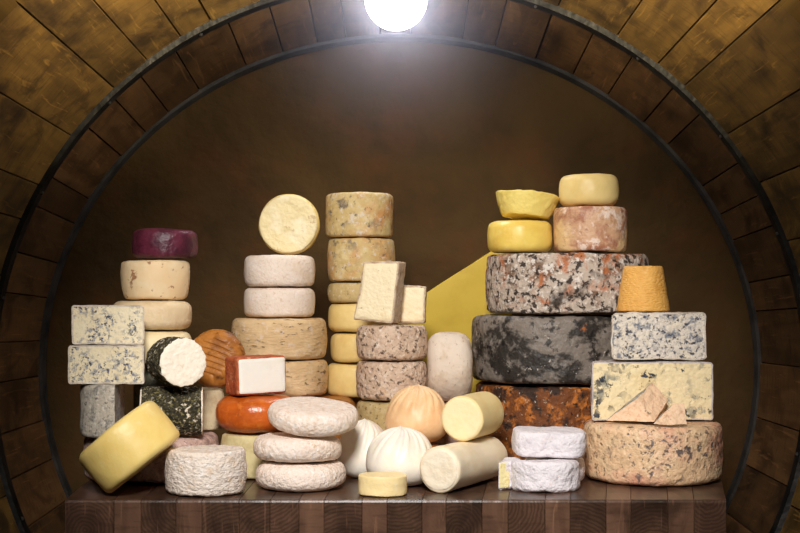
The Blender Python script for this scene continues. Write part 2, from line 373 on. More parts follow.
def disc(r, t, ragged=0.0, n=64, rings=5):
    pts = circle(r, n)
    if ragged:
        sd = nseed()
        pts = [(x * (1 + ragged * noise.noise(Vector((x * 120, y * 120, sd)))), y * (1 + ragged * noise.noise(Vector((x * 120, y * 120, sd))))) for x, y in pts]
    return body(pts, [(t * .6, 0), (0, t * .3), (0, t * .7), (t * .5, t)], .0008, 60, nseed(), 0, rings=rings)

# ------------------------------------------------------------------ the setting
def struct(o): o['kind'] = 'structure'; return o
def box_bm(x0, x1, y0, y1, z0, z1):
    bm = bmesh.new(); bmesh.ops.create_cube(bm, size=1)
    for v in bm.verts: v.co = Vector((x0 + (x1 - x0) * (v.co.x + .5), y0 + (y1 - y0) * (v.co.y + .5), z0 + (z1 - z0) * (v.co.z + .5)))
    return bm
FLOOR = -.11
struct(link('wall_back', box_bm(-1.9, 1.9, 1.30, 1.42, FLOOR, 2.7), M['plaster'], smooth=False))
struct(link('floor', box_bm(-1.9, 1.9, -3.2, 1.42, FLOOR - .06, FLOOR), M['stone_floor'], smooth=False))

# the cask: an upright ring of oak staves in two rows with an iron hoop between, seen from its open mouth
CZ = 1.095
KEY = [(.13, 1.155, 1.145), (.88, 1.100, 1.067), (1.27, 1.064, .985)]
def cask_r(Y):
    for (a, ax, az), (b, bx, bz) in zip(KEY, KEY[1:]):
        if Y <= b: t = (Y - a) / (b - a); return ax + (bx - ax) * t, az + (bz - az) * t
    return KEY[-1][1:]
def stave_ring(name, y0, y1, width, m, parent, thick=.05, sd=3):
    rnd = random.Random(sd); bm = bmesh.new(); uvl = bm.loops.layers.uv.new('UVMap'); tl = bm.faces.layers.float.new('tint')
    total = 360.0; cuts = []; a = rnd.uniform(0, 5)
    start = a
    while a < start + total - width * .6:
        cuts.append(a); a += width * rnd.uniform(.62, 1.25)
    cuts.append(start + total)
    ys = [y0 + (y1 - y0) * i / 5 for i in range(6)]
    cols = []                                            # (angle, recess, tint for the strip that follows)
    for c0, c1 in zip(cuts, cuts[1:]):
        tint = rnd.random(); g = .14; lift = rnd.uniform(-.002, .002)
        for k in range(6): cols.append((c0 + g + (c1 - c0 - 2 * g) * k / 5, lift, tint))
        cols.append((c1, -.012, tint))
    rows = []
    for ang, rec, tint in cols:
        ra = math.radians(ang); line = []
        for y in ys:
            rx, rz = cask_r(y)
            line.append(bm.verts.new((math.cos(ra) * (rx - rec), y, CZ + math.sin(ra) * (rz - rec))))
        for y in (ys[-1], ys[0]):
            rx, rz = cask_r(y)
            line.append(bm.verts.new((math.cos(ra) * (rx + thick), y, CZ + math.sin(ra) * (rz + thick))))
        rows.append(line)
    n = len(rows); m_ = len(rows[0])
    for i in range(n):
        A, B = rows[i], rows[(i + 1) % n]
        for k in range(m_):
            f = bm.faces.new((A[k], A[(k + 1) % m_], B[(k + 1) % m_], B[k])); f[tl] = cols[i][2]
            for lp in f.loops:
                v = lp.vert.co
                j = cols[i][0] if lp.vert in (A[k], A[(k + 1) % m_]) else cols[i][0] + ((cols[(i + 1) % n][0] - cols[i][0]) % 360)
                lp[uvl].uv = (math.radians(j) * 1.1, v.y)
    o = link(name, bm, m, parent, smooth=False)
    return o
def band(name, y0, y1, inn, thick, m, parent, n=144, rivets=0):
    """flat iron band lying against the inside of the staves"""
    bm = bmesh.new(); rows = []
    for i in range(n):
        a = 2 * PI * i / n; line = []
        for y, d in ((y0, inn), (y0 + .004, inn + thick), (y1 - .004, inn + thick), (y1, inn)):
            rx, rz = cask_r(y); line.append(bm.verts.new((math.cos(a) * (rx - d), y, CZ + math.sin(a) * (rz - d))))
        rows.append(line)
    for i in range(n):
        A, B = rows[i], rows[(i + 1) % n]
        for k in range(4): bm.faces.new((A[k], A[(k + 1) % 4], B[(k + 1) % 4], B[k]))
    o = link(name, bm, m, parent, smooth=False)
    for k in range(rivets):
        a = 2 * PI * (k + .3) / rivets; y = (y0 + y1) / 2; rx, rz = cask_r(y)
        rb = bmesh.new(); bmesh.ops.create_uvsphere(rb, u_segments=10, v_segments=6, radius=.006)
        q = link('rivet', rb, M['iron_light'], o)
        q.location = (math.cos(a) * (rx - inn - thick), y, CZ + math.sin(a) * (rz - inn - thick))
    return o
cask = empty('wine_cask', (0, .15, FLOOR))
tag(cask, 'huge open oak wine cask whose staves arch over the whole cheese table', 'barrel')
parts = [stave_ring('outer_staves', .13, .872, 7.6, M['oak_outer'], cask, sd=5), stave_ring('inner_staves', .90, 1.25, 7.2, M['oak_inner'], cask, sd=8),
         band('iron_hoop', .868, .905, -.006, .018, M['iron'], cask, rivets=22), band('rim_hoop', 1.240, 1.285, -.012, .020, M['iron_light'], cask)]
for p_ in parts: p_.location = (0, -.15, -FLOOR)

lamp = empty('globe_lamp', (-.010, .75, 2.160)); tag(lamp, 'round white glowing globe lamp under the top of the cask', 'lamp')
gb = bmesh.new(); bmesh.ops.create_uvsphere(gb, u_segments=32, v_segments=20, radius=.080)
em = bpy.data.materials.new('lamp_glow'); em.use_nodes = True; nt = em.node_tree; bs = nt.nodes['Principled BSDF']
bs.inputs['Base Color'].default_value = (1, 1, 1, 1); bs.inputs['Emission Color'].default_value = (.93, .95, 1, 1); bs.inputs['Emission Strength'].default_value = 42.0
g_ = link('globe', gb, em, lamp); g_.location = (0, 0, -.084)
sb = body(circle(.034, 32), drum_profile(.022, .004), 0, 1, 0); k_ = link('socket', sb, M['iron'], lamp); k_.location = (0, 0, -.018)

# scattering volume added round the lamp to imitate its bloom, thinning out with distance
hz = bpy.data.materials.new('lamp_bloom_scatter'); hz.use_nodes = True; nt = hz.node_tree; nt.nodes.clear()
out = node(nt, 'ShaderNodeOutputMaterial'); vsn = node(nt, 'ShaderNodeVolumeScatter'); tc = node(nt, 'ShaderNodeTexCoord')
ln = node(nt, 'ShaderNodeVectorMath', operation='LENGTH'); nt.links.new(tc.outputs['Object'], ln.inputs[0])
r1 = node(nt, 'ShaderNodeMapRange', clamp=True); r1.inputs['From Min'].default_value = .08; r1.inputs['From Max'].default_value = .50; r1.inputs['To Min'].default_value = 1; r1.inputs['To Max'].default_value = 0
nt.links.new(ln.outputs['Value'], r1.inputs['Value'])
pw = node(nt, 'ShaderNodeMath', operation='POWER'); pw.inputs[1].default_value = 2.0; nt.links.new(r1.outputs[0], pw.inputs[0])
nt.links.new(times(nt, pw.outputs[0], BLOOM_DENSITY), vsn.inputs['Density']); vsn.inputs['Color'].default_value = (.86, .84, 1, 1)
nt.links.new(vsn.outputs[0], out.inputs['Volume'])
hb = bmesh.new(); bmesh.ops.create_uvsphere(hb, u_segments=48, v_segments=32, radius=.5)
for v in hb.verts:
    rx, rz = cask_r(min(1.2, max(.2, .75 + v.co.y))); wx = v.co.x - .010
    top = CZ + (rz - .025) * math.sqrt(max(.05, 1 - (wx / (rx - .02)) ** 2)) - 2.076
    v.co.z = min(v.co.z, top); v.co.y = min(v.co.y, .48)
o = link('lamp_bloom_volume', hb, hz); o.location = (-.010, .75, 2.076); o['kind'] = 'stuff'; tag(o, 'faint bluish haze volume added around the lamp to imitate its bloom', 'haze')

# the butcher-block table
CUTS = [65, 114, 141, 176, 202, 239, 270, 299, 324, 362, 387, 422, 446, 482, 508, 545, 570, 606, 631, 668, 694, 726]
TD, TH = .97, .17
def table_top():
    bm = bmesh.new(); uvl = bm.loops.layers.uv.new('UVMap'); tl = bm.faces.layers.float.new('tint'); el = bm.faces.layers.float.new('endgrain')
    rnd = random.Random(12)
    stations = []                                        # (front x, groove, tint, end grain)
    for i, (a, b) in enumerate(zip(CUTS, CUTS[1:])):
        xa, xb = X(a, 0), X(b, 0); wide = (b - a) > 28; tint = rnd.uniform(.05, .40) if wide else rnd.uniform(.40, .62)
        stations.append((xa + (.0008 if i else 0), 0, tint, 1.0 if wide else .12)); stations.append((xb - (.0008 if b != CUTS[-1] else 0), 0, tint, 1.0 if wide else .12))
        if b != CUTS[-1]: stations.append((xb, .0018, .1, 0))
    rows = []
    for x, g, tint, eg in stations:
        t = (x - X(65, 0)) / (X(726, 0) - X(65, 0)); xb = -.74 + t * (.86 + .74)
        def at(y): return x + (xb - x) * y / TD
        e = .005; pr = [(g, ZT - TH), (g, ZT - e), (g + e * .3, ZT - e * .3), (g + e, ZT - g)]
        line = [bm.verts.new((at(y), y, z)) for y, z in pr]
        line += [bm.verts.new((at(TD * k / 4), TD * k / 4, ZT - g)) for k in (1, 2, 3, 4)] + [bm.verts.new((at(TD), TD, ZT - TH))]
        rows.append(line)
    m_ = len(rows[0]); offs = [((X(a, 0) + X(b, 0)) / 2 + rnd.uniform(-.05, .05), ZT + rnd.choice((-1, 1)) * rnd.uniform(.02, .10) - .04) for a, b in zip(CUTS, CUTS[1:])]
    for i in range(len(rows) - 1):
        A, B = rows[i], rows[i + 1]
        for k in range(m_):
            f = bm.faces.new((A[k], B[k], B[(k + 1) % m_], A[(k + 1) % m_])); f[tl] = stations[i][2]
            top = k >= 3 and k < m_ - 1
            f[el] = 0.0 if top else stations[i][3]
            ox, oz = offs[i // 3]
            for lp in f.loops: lp[uvl].uv = (lp.vert.co.x - ox, (lp.vert.co.z if not top else lp.vert.co.y + ZT) - oz)
    for r_ in (rows[0], rows[-1]):
        f = bm.faces.new(r_); f[tl] = .3
        for lp in f.loops: lp[uvl].uv = (lp.vert.co.y, lp.vert.co.z)
    return bm
table = empty('butcher_block_table', (0, .45, FLOOR)); tag(table, 'thick butcher block table of dark wood blocks under all the cheeses', 'table')
tt = link('table_top', table_top(), M['butcher'], table, smooth=False); tt.location = (0, -.45, -FLOOR)
for sx in (-1, 1):
    for yy in (.06, .84):
        zb = FLOOR
        if yy > .13:
            rx, rz = cask_r(yy + .04); rx, rz = cask_r(yy + .05); zb = CZ - rz * math.sqrt(1 - (.61 / rx) ** 2) + .006
        bm = box_bm(-.045, .045, -.045, .045, zb, ZT - TH - .001)
        bmesh.ops.bevel(bm, geom=bm.edges[:], offset=.006, segments=2, affect='EDGES')
        uvl = bm.loops.layers.uv.new('UVMap')
        for f in bm.faces:
            for lp in f.loops: lp[uvl].uv = (lp.vert.co.x + lp.vert.co.y, lp.vert.co.z)
        lg = link('leg', bm, M['butcher'], table, smooth=False); lg.location = (sx * .56, yy - .45, -FLOOR)

# ------------------------------------------------------------------ left group
zPB = 1.0
wheel('round_cheese', M['pink_grey'], .151, zPB - ZT, (-.562, .345, ZT), 'wide pinkish grey rind wheel at the bottom of the far left pile', e=.012, amp=.003, freq=45, lumps=.003)
# grey half wheel seen on its edge
zL3 = 1.117
cut_wheel('blue_cheese_half', 'grey mould rind half wheel under the two blue cheeses at far left', .085, zL3 - zPB - .001, (-.622, .285, zPB + .0005), math.radians(95), M['grey_rind'], M['grey_cut'], e=.010, t=.006, amp=.002, freq=50)
YC = .43
wheel('round_cheese', M['dark_green_rind'], .055, Z(365, .34) - zPB, (-.570, .455, zPB), 'small dark greenish grey cheese in the gap behind the herb coated cheeses', e=.008)
zL2 = Z(345, .22)
cut_wheel('blue_cheese_half', 'cream and blue speckled half wheel resting on the grey one, second from pile top', .0828, zL2 - zL3 - .002, (X(106.5, .22), .215, zL3 + .001), math.radians(-2), M['blue_rind'], M['blue_cut'], e=.006, t=.0035, amp=.0015, freq=60, group='blue half wheels at far left')
cut_wheel('blue_cheese_half', 'cream and blue speckled half wheel topmost of the far left pile', .077, Z(305, .22) - zL2 - .002, (X(107.5, .22), .225, zL2 + .001), math.radians(9), M['blue_rind'], M['blue_cut'], e=.006, t=.0035, amp=.0015, freq=60, group='blue half wheels at far left')
# the pile behind: four pale wheels and the purple one
YC = .43
def rows_to_z(Yf, *rows): return [Z(r, Yf) for r in rows]
z1, z2, z3, z4, z5 = rows_to_z(YC - .09, 365, 331, 300, 259, 226.5)
wheel('round_cheese', M['pale_yellow'], .0915, z2 - z1, (X(152, YC), YC, z1), 'smooth pale yellow wheel just behind the white log end with the herb coat', e=.018)
wheel('round_cheese', M['cream_plain'], .0915, z3 - z2, (X(152, YC), YC, z2), 'plain cream wheel with rounded edge under the speckled cream cheese', e=.018, bulge=.003)
wheel('round_cheese', M['cream_speck'], .076, z4 - z3, (X(155.5, YC), YC, z3), 'cream cheese with brown specks under the purple wheel', e=.008, taper=-.006, bulge=.005)
wheel('round_cheese', M['purple'], .0755, z5 - z4, (X(166, YC), YC, z4), 'dark purple wine soaked wheel on top of the left pile', e=.014, lumps=.004, rot=(0, math.radians(-.5), 0))
# herb coated logs
def log(name, label, m, r, L, p0, p1, e=.006, m_face=None, rf=.9, ragged=0.0, amp=.0012, lumps=.0015, face_at=(0,), bulge=0.0, freq=40, squash=1.0, lift=.0012):
    """cylinder lying from p0 (front end) towards p1; optional cut_face parts at its ends"""
    d = (Vector(p1) - Vector(p0)).normalized()
    bm = body(circle(r, 64, 2.0, 1.0, squash), drum_profile(L, e, bulge, side=16), amp, freq, nseed(), lumps)
    o = link(name, bm, m)
    o.rotation_mode = 'QUATERNION'; o.rotation_quaternion = d.to_track_quat('Z', 'Y'); o.location = p0
    tag(o, label, 'cheese')
    if m_face:
        for k in face_at:
            f = link('cut_face', disc(r * rf, .004, ragged), m_face, o); f.location = (0, 0, -lift if k == 0 else L - .004 + lift)
    return o
log('herb_cheese_log', 'dark herb coated log lying crosswise under the tilted herb log', M['herb'], .054, .128, (-.438, .268, zPB + .0555), (-.566, .250, zPB + .0555), e=.005, lift=.0034, m_face=M['fresh_white_flecked'], rf=.95, ragged=.10, amp=.003, freq=120, face_at=(0, 1))
log('herb_cheese_log', 'herb coated log with its white cut end facing out, on the other herb log', M['herb'], .0525, .098, (-.465, .186, 1.1665), (-.512, .273, 1.1655), e=.006, m_face=M['fresh_white_flecked'], rf=.985, ragged=.09, lift=.0034, amp=.003, freq=120)
# pale wheel and scored smoked disc
zP1 = 1.096
wheel('round_cheese', M['pale_rind'], .056, zP1 - zPB, (-.464, .418, zPB), 'pale cheese low between herb log and orange wheel, under the scored brown disc', e=.006)
def smoked_disc():
    r, t = .0685, .046
    prof = [(.020, 0), (.008, .003), (.001, .009), (0, .016), (.001, .024), (.006, .034), (.014, .041), (.026, t)]
    bm = body(circle(r, 120), prof, .001, 40, nseed(), .0015, rings=44)
    for v in bm.verts:                                   # scored lines pressed across the domed face
        if v.co.z > .02:
            q = (v.co.y * .95 + v.co.x * .31 + v.co.x ** 2 * 2.2) / .0130
            d = abs(q - round(q)) * .0130
            rr = v.co.xy.length / r
            v.co.z += .006 * (1 - rr * rr) - (.0042 * math.exp(-(d / .0015) ** 2))
    return bm
o = link('smoked_cheese', smoked_disc(), M['smoked']); tag(o, 'round brown smoked disc with scored lines standing on edge', 'cheese')
o.rotation_mode = 'XYZ'; o.rotation_euler = (math.radians(80), 0, math.radians(-8)); o.location = (X(216.5, .385), .415, zP1 + .0665)
# yellow wheel leaning on the pile
o = wheel('round_cheese', M['butter_yellow'], .0975, .104, (0, 0, 0), 'smooth yellow wheel tipped on its edge at the front left corner', e=.014, bulge=.002, lumps=.0015, amp=.0006, gap=0)
a = math.radians(-39.5); ax = Vector((math.sin(a), 0, math.cos(a))); cen = Vector((X(130, .084), .084, .9975))
o.rotation_euler = (0, a, 0); o.location = cen - ax * .052
wheel('round_cheese', M['white_rough'], .0845, Z(452, .017) - ZT, (-.4035, .102, ZT), 'greyish white rough rind wheel in the front row beside the tipped yellow one', e=.008, amp=.0025, freq=70, lumps=.002)
# orange wheel, its support and the red-rind piece
wheel('round_cheese', M['pale_green_yellow'], .062, 1.002 - ZT, (-.343, .335, ZT), 'pale greenish yellow cheese underneath the orange wheel', e=.006, lumps=.002)
wheel('round_cheese', M['orange'], .0925, 1.0875 - 1.002, (-.3235, .345, 1.002), 'shiny orange waxed wheel carrying the red rind piece', e=.034, bulge=.004, amp=.0008, lumps=.002)
def slab_piece(name, label, outline, h, loc, rz, m_rind, m_paste, faces, e=.005, t=.004, amp=.001, tilt=(0, 0), lumps=0.0, freq=40):
    """solid of the given outline with thin cut faces let into the sides listed as outline edge numbers"""
    root = link(name, body(smooth_outline(outline, .004), drum_profile(h, e), amp, freq, nseed(), lumps), m_rind)
    root.location = loc; root.rotation_euler = (tilt[0], tilt[1], rz); tag(root, label, 'cheese')
    for k in faces:
        a, b = Vector(outline[k]), Vector(outline[(k + 1) % len(outline)]); d = (b - a); L = d.length; d.normalize(); nn = Vector((d.y, -d.x))
        w = L - 2 * t; hh = h - 2 * t
        rect = [(0, 0), (w, 0), (w, hh), (0, hh)]
        bm = body(smooth_outline(rect, .004, 1), [(.001, -.004), (0, -.002), (.0004, .0006), (.0012, .0012)], .0006, 60, nseed(), 0)
        f = link('paste', bm, m_paste, root)
        o3 = a + d * t
        f.matrix_local = Matrix(((d.x, 0, nn.x, o3.x), (d.y, 0, nn.y, o3.y), (0, 1, 0, t), (0, 0, 0, 1)))
    return root
slab_piece('cheese_wedge', 'white cut piece with red orange rind sitting on the orange wheel', [(-.052, 0), (.068, 0), (.068, .075), (-.030, .085), (-.052, .07)], .084, (X(260, .30), .290, 1.0895), math.radians(31), M['paprika'], M['pure_white'], (0,), e=.007, t=.0035, tilt=(0, math.radians(-1.5)))
# ------------------------------------------------------------------ third pile
YD = .64; zBR = 1.0626
wheel('round_cheese', M['smoked'], .155, zBR - ZT, (-.259, .615, ZT), 'wide brown rind wheel half hidden behind the stack of white discs', e=.030, bulge=.004)
za, zb_ = rows_to_z(.52, 361, 318)
wheel('round_cheese', M['tan_wheel'], .1155, za - zBR, (X(281.5, YD), YD, zBR), 'tan pitted rind wheel behind the red rind piece, lower of two', e=.012, lumps=.002, group='tan pitted wheels')
wheel('round_cheese', M['tan_wheel'], .1185, zb_ - za, (X(279, YD), YD, za), 'tan pitted rind wheel carrying the two white wheels, upper of two', e=.012, lumps=.002, group='tan pitted wheels')
zc, zd = rows_to_z(.552, 287, 254)
wheel('round_cheese', M['white_dry'], .0885, zc - zb_, (X(279.5, YD), YD, zb_), 'powdery white wheel standing on the upper tan wheel', e=.012, bulge=.004, group='powdery white wheels')
wheel('round_cheese', M['white_dry'], .0880, zd - zc, (X(279.5, YD), YD, zc), 'powdery white wheel with the round disc balanced on it', e=.012, bulge=.004, group='powdery white wheels')
o = wheel('cheese_disc', M['disc_rim'], .0760, .044, (0, 0, 0), 'cream coloured disc with a cracked face standing upright on edge on white wheels', e=.010, bulge=.003, gap=0)
f = link('face', body(circle(.0725, 72), [(.003, 0), (0, .001), (.001, .004), (.004, .006)], .0012, 45, nseed(), .001, rings=14), M['disc_face'], o); f.location = (0, 0, .0405); f['label'] = 'pale cracked face'
o.rotation_euler = (math.radians(90), 0, math.radians(-2)); o.location = (X(289.5, YD), YD + .025, zd + .0765)

# ------------------------------------------------------------------ fourth pile (tall)
YE = .70; xe = X(360.5, YE)
zz = rows_to_z(YE - .085, 398.5, 364, 333, 303, 282, 237, 191)
wheel('round_cheese', M['pale_straw'], .070, zz[0] - ZT, (-.06, .74, ZT), 'pale cheese hidden at the foot of the tall tan pile', e=.01)
for i, (r, lab) in enumerate(((.0835, 'pale straw wheel lowest of three in the shade of the tall pile'), (.0800, 'pale straw wheel middle of three in the shade of the tall pile'), (.0815, 'pale straw wheel highest of three, right under the mouldy tan wheel'))):
    wheel('round_cheese', M['pale_straw'], r, zz[i + 1] - zz[i], (xe + (-.003, .004, -.001)[i], YE, zz[i]), lab, e=.014, group='pale straw wheels in the tall pile')
wheel('round_cheese', M['tan_mold_dark'], .0830, zz[4] - zz[3], (xe, YE, zz[3]), 'thin tan wheel with dark mould spots, third from the top of the tall pile', e=.008)
wheel('round_cheese', M['tan_mold'], .0865, zz[5] - zz[4], (X(361.5, YE), YE, zz[4]), 'deep tan wheel second from the top of the tallest pile', e=.008, group='deep tan wheels')
wheel('round_cheese', M['tan_mold'], .0855, zz[6] - zz[5], (X(359.5, YE), YE, zz[5]), 'deep tan wheel at the very top of the tallest pile', e=.009, bulge=.001, group='deep tan wheels')

# ------------------------------------------------------------------ fifth pile
YF = .47; xf = X(391.7, YF); rF = .0840
zf = rows_to_z(YF - .084, 402, 361.5, 325)
wheel('round_cheese', M['stone_yellow'], rF, zf[0] - ZT, (xf - .002, YF, ZT), 'yellowish mottled wheel peeping out beside the peach pouch', e=.01, amp=.002)
wheel('round_cheese', M['stone_rind'], rF, zf[1] - zf[0], (xf, YF, zf[0]), 'speckled stone coloured rind wheel behind the peach pouch, lower of two', e=.010, amp=.002, freq=60, group='speckled stone rind wheels')
wheel('round_cheese', M['stone_rind'], rF, zf[2] - zf[1], (xf, YF, zf[1]), 'speckled stone coloured rind wheel with two cut wedges on top', e=.010, amp=.002, freq=60, group='speckled stone rind wheels')
# cut wedges standing on the fifth pile
def standing_wedge(label, pts, depth, loc, rz, e=.004, t=.0035, group=None):
    """front face outline in x,z; extruded back; the pale paste is let into the front"""
    out = smooth_outline(pts, .004, 2)
    bm = body(out, drum_profile(depth, e), .0022, 55, nseed(), .001)
    root = link('cheese_wedge', bm, M['wedge_rind']); tag(root, label, 'cheese', group)
    c = Vector((sum(p[0] for p in pts) / len(pts), sum(p[1] for p in pts) / len(pts)))
    inn = [tuple(c + (Vector(p) - c) * (1 - t / max(.01, (Vector(p) - c).length) * 1.4)) for p in pts]
    f = link('paste', body(smooth_outline(inn, .004, 2), [(.001, 0), (0, .002), (.0006, .004), (.0016, .0052)], .0012, 70, nseed(), 0), M['wedge_cut'], root)
    f.location = (0, 0, depth - .0035)
    root.rotation_euler = (math.radians(90), 0, rz); root.location = loc
    return root
YW = .425
def wp(px, py, cx): return ((px - cx) * s(YW), (325 - py) * s(YW))
standing_wedge('tall cream cut wedge with pale rind leaning on the middle pile', [wp(360, 321, 382), wp(402, 325, 382), wp(409, 263, 382), wp(371, 262.5, 382), wp(367.5, 290, 382)], .060, (X(381, YW), YW + .052, zf[2] + .002), math.radians(-17), group='cut wedges on the middle pile')
YV = .50
standing_wedge('smaller cream cut wedge standing to the right of the tall wedge', [(-.034, 0), (.030, 0), (.033, .088), (-.034, .092)], .052, (X(414, YV - .04), YV + .058, zf[2] + .002), math.radians(-4), group='cut wedges on the middle pile')

# upright chalky wheel and what carries it
wheel('round_cheese', M['pink_grey'], .049, Z(402, YF) - ZT, (.1175, YF, ZT), 'pinkish cheese just visible under the upright chalky wheel', e=.008)
bmw = body(circle(.0820, 72), drum_profile(.104, .028, .006), .0015, 40, nseed(), .002)
o = link('round_cheese', bmw, M['chalk_wheel']); tag(o, 'chalky white wheel standing on its rim beside the black wheel', 'cheese')
o.rotation_euler = (0, math.radians(90), 0); o.location = (X(449.5, YF) - .052, YF, Z(402, YF) + .0835)

# tall yellow wedge standing behind everything
YS = .845
def sp(px, py): return ((px - 450) * s(YS), Z(py, YS) - ZT)
pts = [(-.140, .001), (.150, .001), sp(512, 238), sp(398, 311)]
pts[0] = (sp(398, 311)[0], .001); pts[1] = (sp(512, 238)[0], .001)
root = link('cheese_wedge', body(smooth_outline(pts, .008, 1), drum_profile(.075, .003), .0006, 30, nseed(), .001), M['olive_yellow'])
root.rotation_euler = (math.radians(90), 0, 0); root.location = (X(450, YS), YS + .075, ZT); tag(root, 'big olive yellow wedge with a slanting edge behind the black wheel', 'cheese')

# ------------------------------------------------------------------ the big dark wheels on the right
YB = .62
b1, b2, b3 = rows_to_z(.42, 386.5, 315, 251)
wheel('round_cheese', M['rusty'], .187, b1 - ZT, (.373, YB, ZT), 'rust brown mouldy wheel at the bottom under the black wheel', e=.014, amp=.003, freq=50, lumps=.003, n=96)
wheel('round_cheese', M['black_grey'], .2005, b2 - b1, (.3775, YB, b1), 'great black and grey rind wheel in the middle of the dark pile', e=.014, amp=.002, freq=45, lumps=.003, n=96)
wheel('round_cheese', M['rust_white'], .2006, b3 - b2, (X(567, YB), YB, b2), 'great white and rust mottled wheel on top of the black wheel', e=.010, amp=.003, freq=60, lumps=.003, n=96)
YY = .58; y1 = Z(219, .50)
wheel('round_cheese', M['yellow_rind'], .0795, y1 - b3, (X(519.5, YY), YY, b3), 'bright yellow wheel on the mottled one, carrying a cut yellow piece', e=.016, bulge=.004)
o = wheel('round_cheese', M['yellow_paste'], .0600, .060, (0, 0, 0), 'yellow cut cheese wider at its ragged top, tilted on the yellow wheel', e=.004, taper=-.020, bulge=.002, amp=.002, freq=80, lumps=.002, gap=0)
o.rotation_euler = (math.radians(-3), math.radians(6), 0); o.location = (X(525, YY), YY, y1 + .007)
YT_ = .56; t1 = Z(204.5, .47)
wheel('round_cheese', M['mottled_pink'], .0895, t1 - b3, (X(590.2, YT_), YT_, b3), 'pinkish brown mottled wheel under the pale yellow one at upper right', e=.010, bulge=.002)
wheel('round_cheese', M['pale_straw'], .0730, Z(171.5, .487) - t1, (X(589, YT_), YT_, t1), 'pale yellow wheel at the very top of the right hand pile', e=.016, bulge=.005, taper=.001)

# ------------------------------------------------------------------ right front pile
YG = .31; zG = 1.031
wheel('round_cheese', M['big_pitted'], .1550, zG - ZT, (X(652.5, YG), YG, ZT), 'large pinkish cream pitted wheel at the front right corner', e=.016, bulge=.003, amp=.002, freq=60, lumps=.004, n=110)
zH = Z(361.5, .30)
cut_wheel('blue_cheese_half', 'half wheel with dark blue veins in yellow paste on the large pitted wheel', .135, zH - zG - .002, (X(652.5, .30), .30, zG + .001), math.radians(0), M['lilac_rind'], M['blue_vein_cut'], e=.007, t=.003, amp=.002, freq=50, lumps=.002)
zI = Z(313, .305)
cut_wheel('blue_cheese_half', 'grey blue crumbly half wheel under the golden cone', .105, zI - zH - .002, (X(659, .305), .305, zH + .003), math.radians(0), M['blue_rind'], M['blue_grey_cut'], e=.010, t=.003, amp=.003, freq=60, lumps=.003)
wheel('cheese_cone', M['cone'], .0610, Z(265.5, .30) - zI, (X(643, .355), .355, zI + .002), 'golden orange cheese shaped like a cone with cut top', e=.004, taper=.016, bulge=.001)
def hull_chunk(label, pts, loc, m1, m2):
    root = empty('cheese_chunk', loc); tag(root, label, 'cheese', 'broken pink chunks on the pitted wheel')
    bm = bmesh.new()
    for p in pts: bm.verts.new(p)
    bmesh.ops.convex_hull(bm, input=bm.verts[:])
    bmesh.ops.recalc_face_normals(bm, faces=bm.faces[:])
    bmesh.ops.subdivide_edges(bm, edges=bm.edges[:], cuts=9, use_grid_fill=True)
    bm.normal_update()
    for f in bm.faces: f.material_index = 1 if (f.normal.x < -.25 and f.normal.z > .15 and f.normal.y > -.45) or f.normal.z < -.5 else 0
    roughen(bm, .0024, 60, nseed())
    for nm, idx, mm in (('paste', 0, m1), ('rind', 1, m2)):
        q = bm.copy(); bmesh.ops.delete(q, geom=[f for f in q.faces if f.material_index != idx], context='FACES')
        for f in q.faces: f.material_index = 0
        link(nm, q, mm, root, smooth=False)
    bm.free(); return root
hull_chunk('broken pink cheese chunk leaning against the blue veined half wheel', [(-.081, .012, 0), (.018, -.020, 0), (-.014, -.004, .050), (.026, .036, .083), (.058, .022, .044), (.044, .040, 0), (-.010, .040, 0)], (X(644, .245), .247, zG + .004), M['pink_chunk'], M['chunk_rind'])
hull_chunk('smaller pink cheese chunk lying right of the leaning chunk', [(-.036, -.010, 0), (.036, -.008, 0), (.033, .010, .044), (.010, .014, .042), (-.026, .022, .006), (.030, .036, 0), (-.026, .030, 0)], (X(669, .195), .190, zG + .003), M['pink_chunk'], M['chunk_rind'])

# ------------------------------------------------------------------ front row
def pillow(label, r, h, loc, rot, seed_lumps=.003):
    prof = []
    for i in range(19):
        a = -PI / 2 + PI * i / 18
        prof.append((r * (1 - abs(math.cos(a)) ** .42) * .62, h / 2 + h / 2 * math.copysign(abs(math.sin(a)) ** .85, math.sin(a))))
    o = link('cheese_disc', body(circle(r, 80), prof, .0012, 60, nseed(), seed_lumps, 12, rings=8), M['white_bloom'])
    o.location = loc; o.rotation_euler = rot
    return tag(o, label, 'cheese', 'white rind discs stacked in the front row')
YP = .17
pillow('white rind disc at the bottom of the front stack of three', .0960, .056, (X(301, YP), YP, ZT + .0012), (0, 0, 0))
pillow('white rind disc in the middle of the front stack of three', .0945, .052, (X(297.5, YP), YP, ZT + .0605), (math.radians(.5), math.radians(1.2), 1.0))
pillow('white rind disc tilted on top of the front stack of three', .0965, .052, (X(312.5, YP), YP + .005, ZT + .1275), (math.radians(9), math.radians(4), 0))

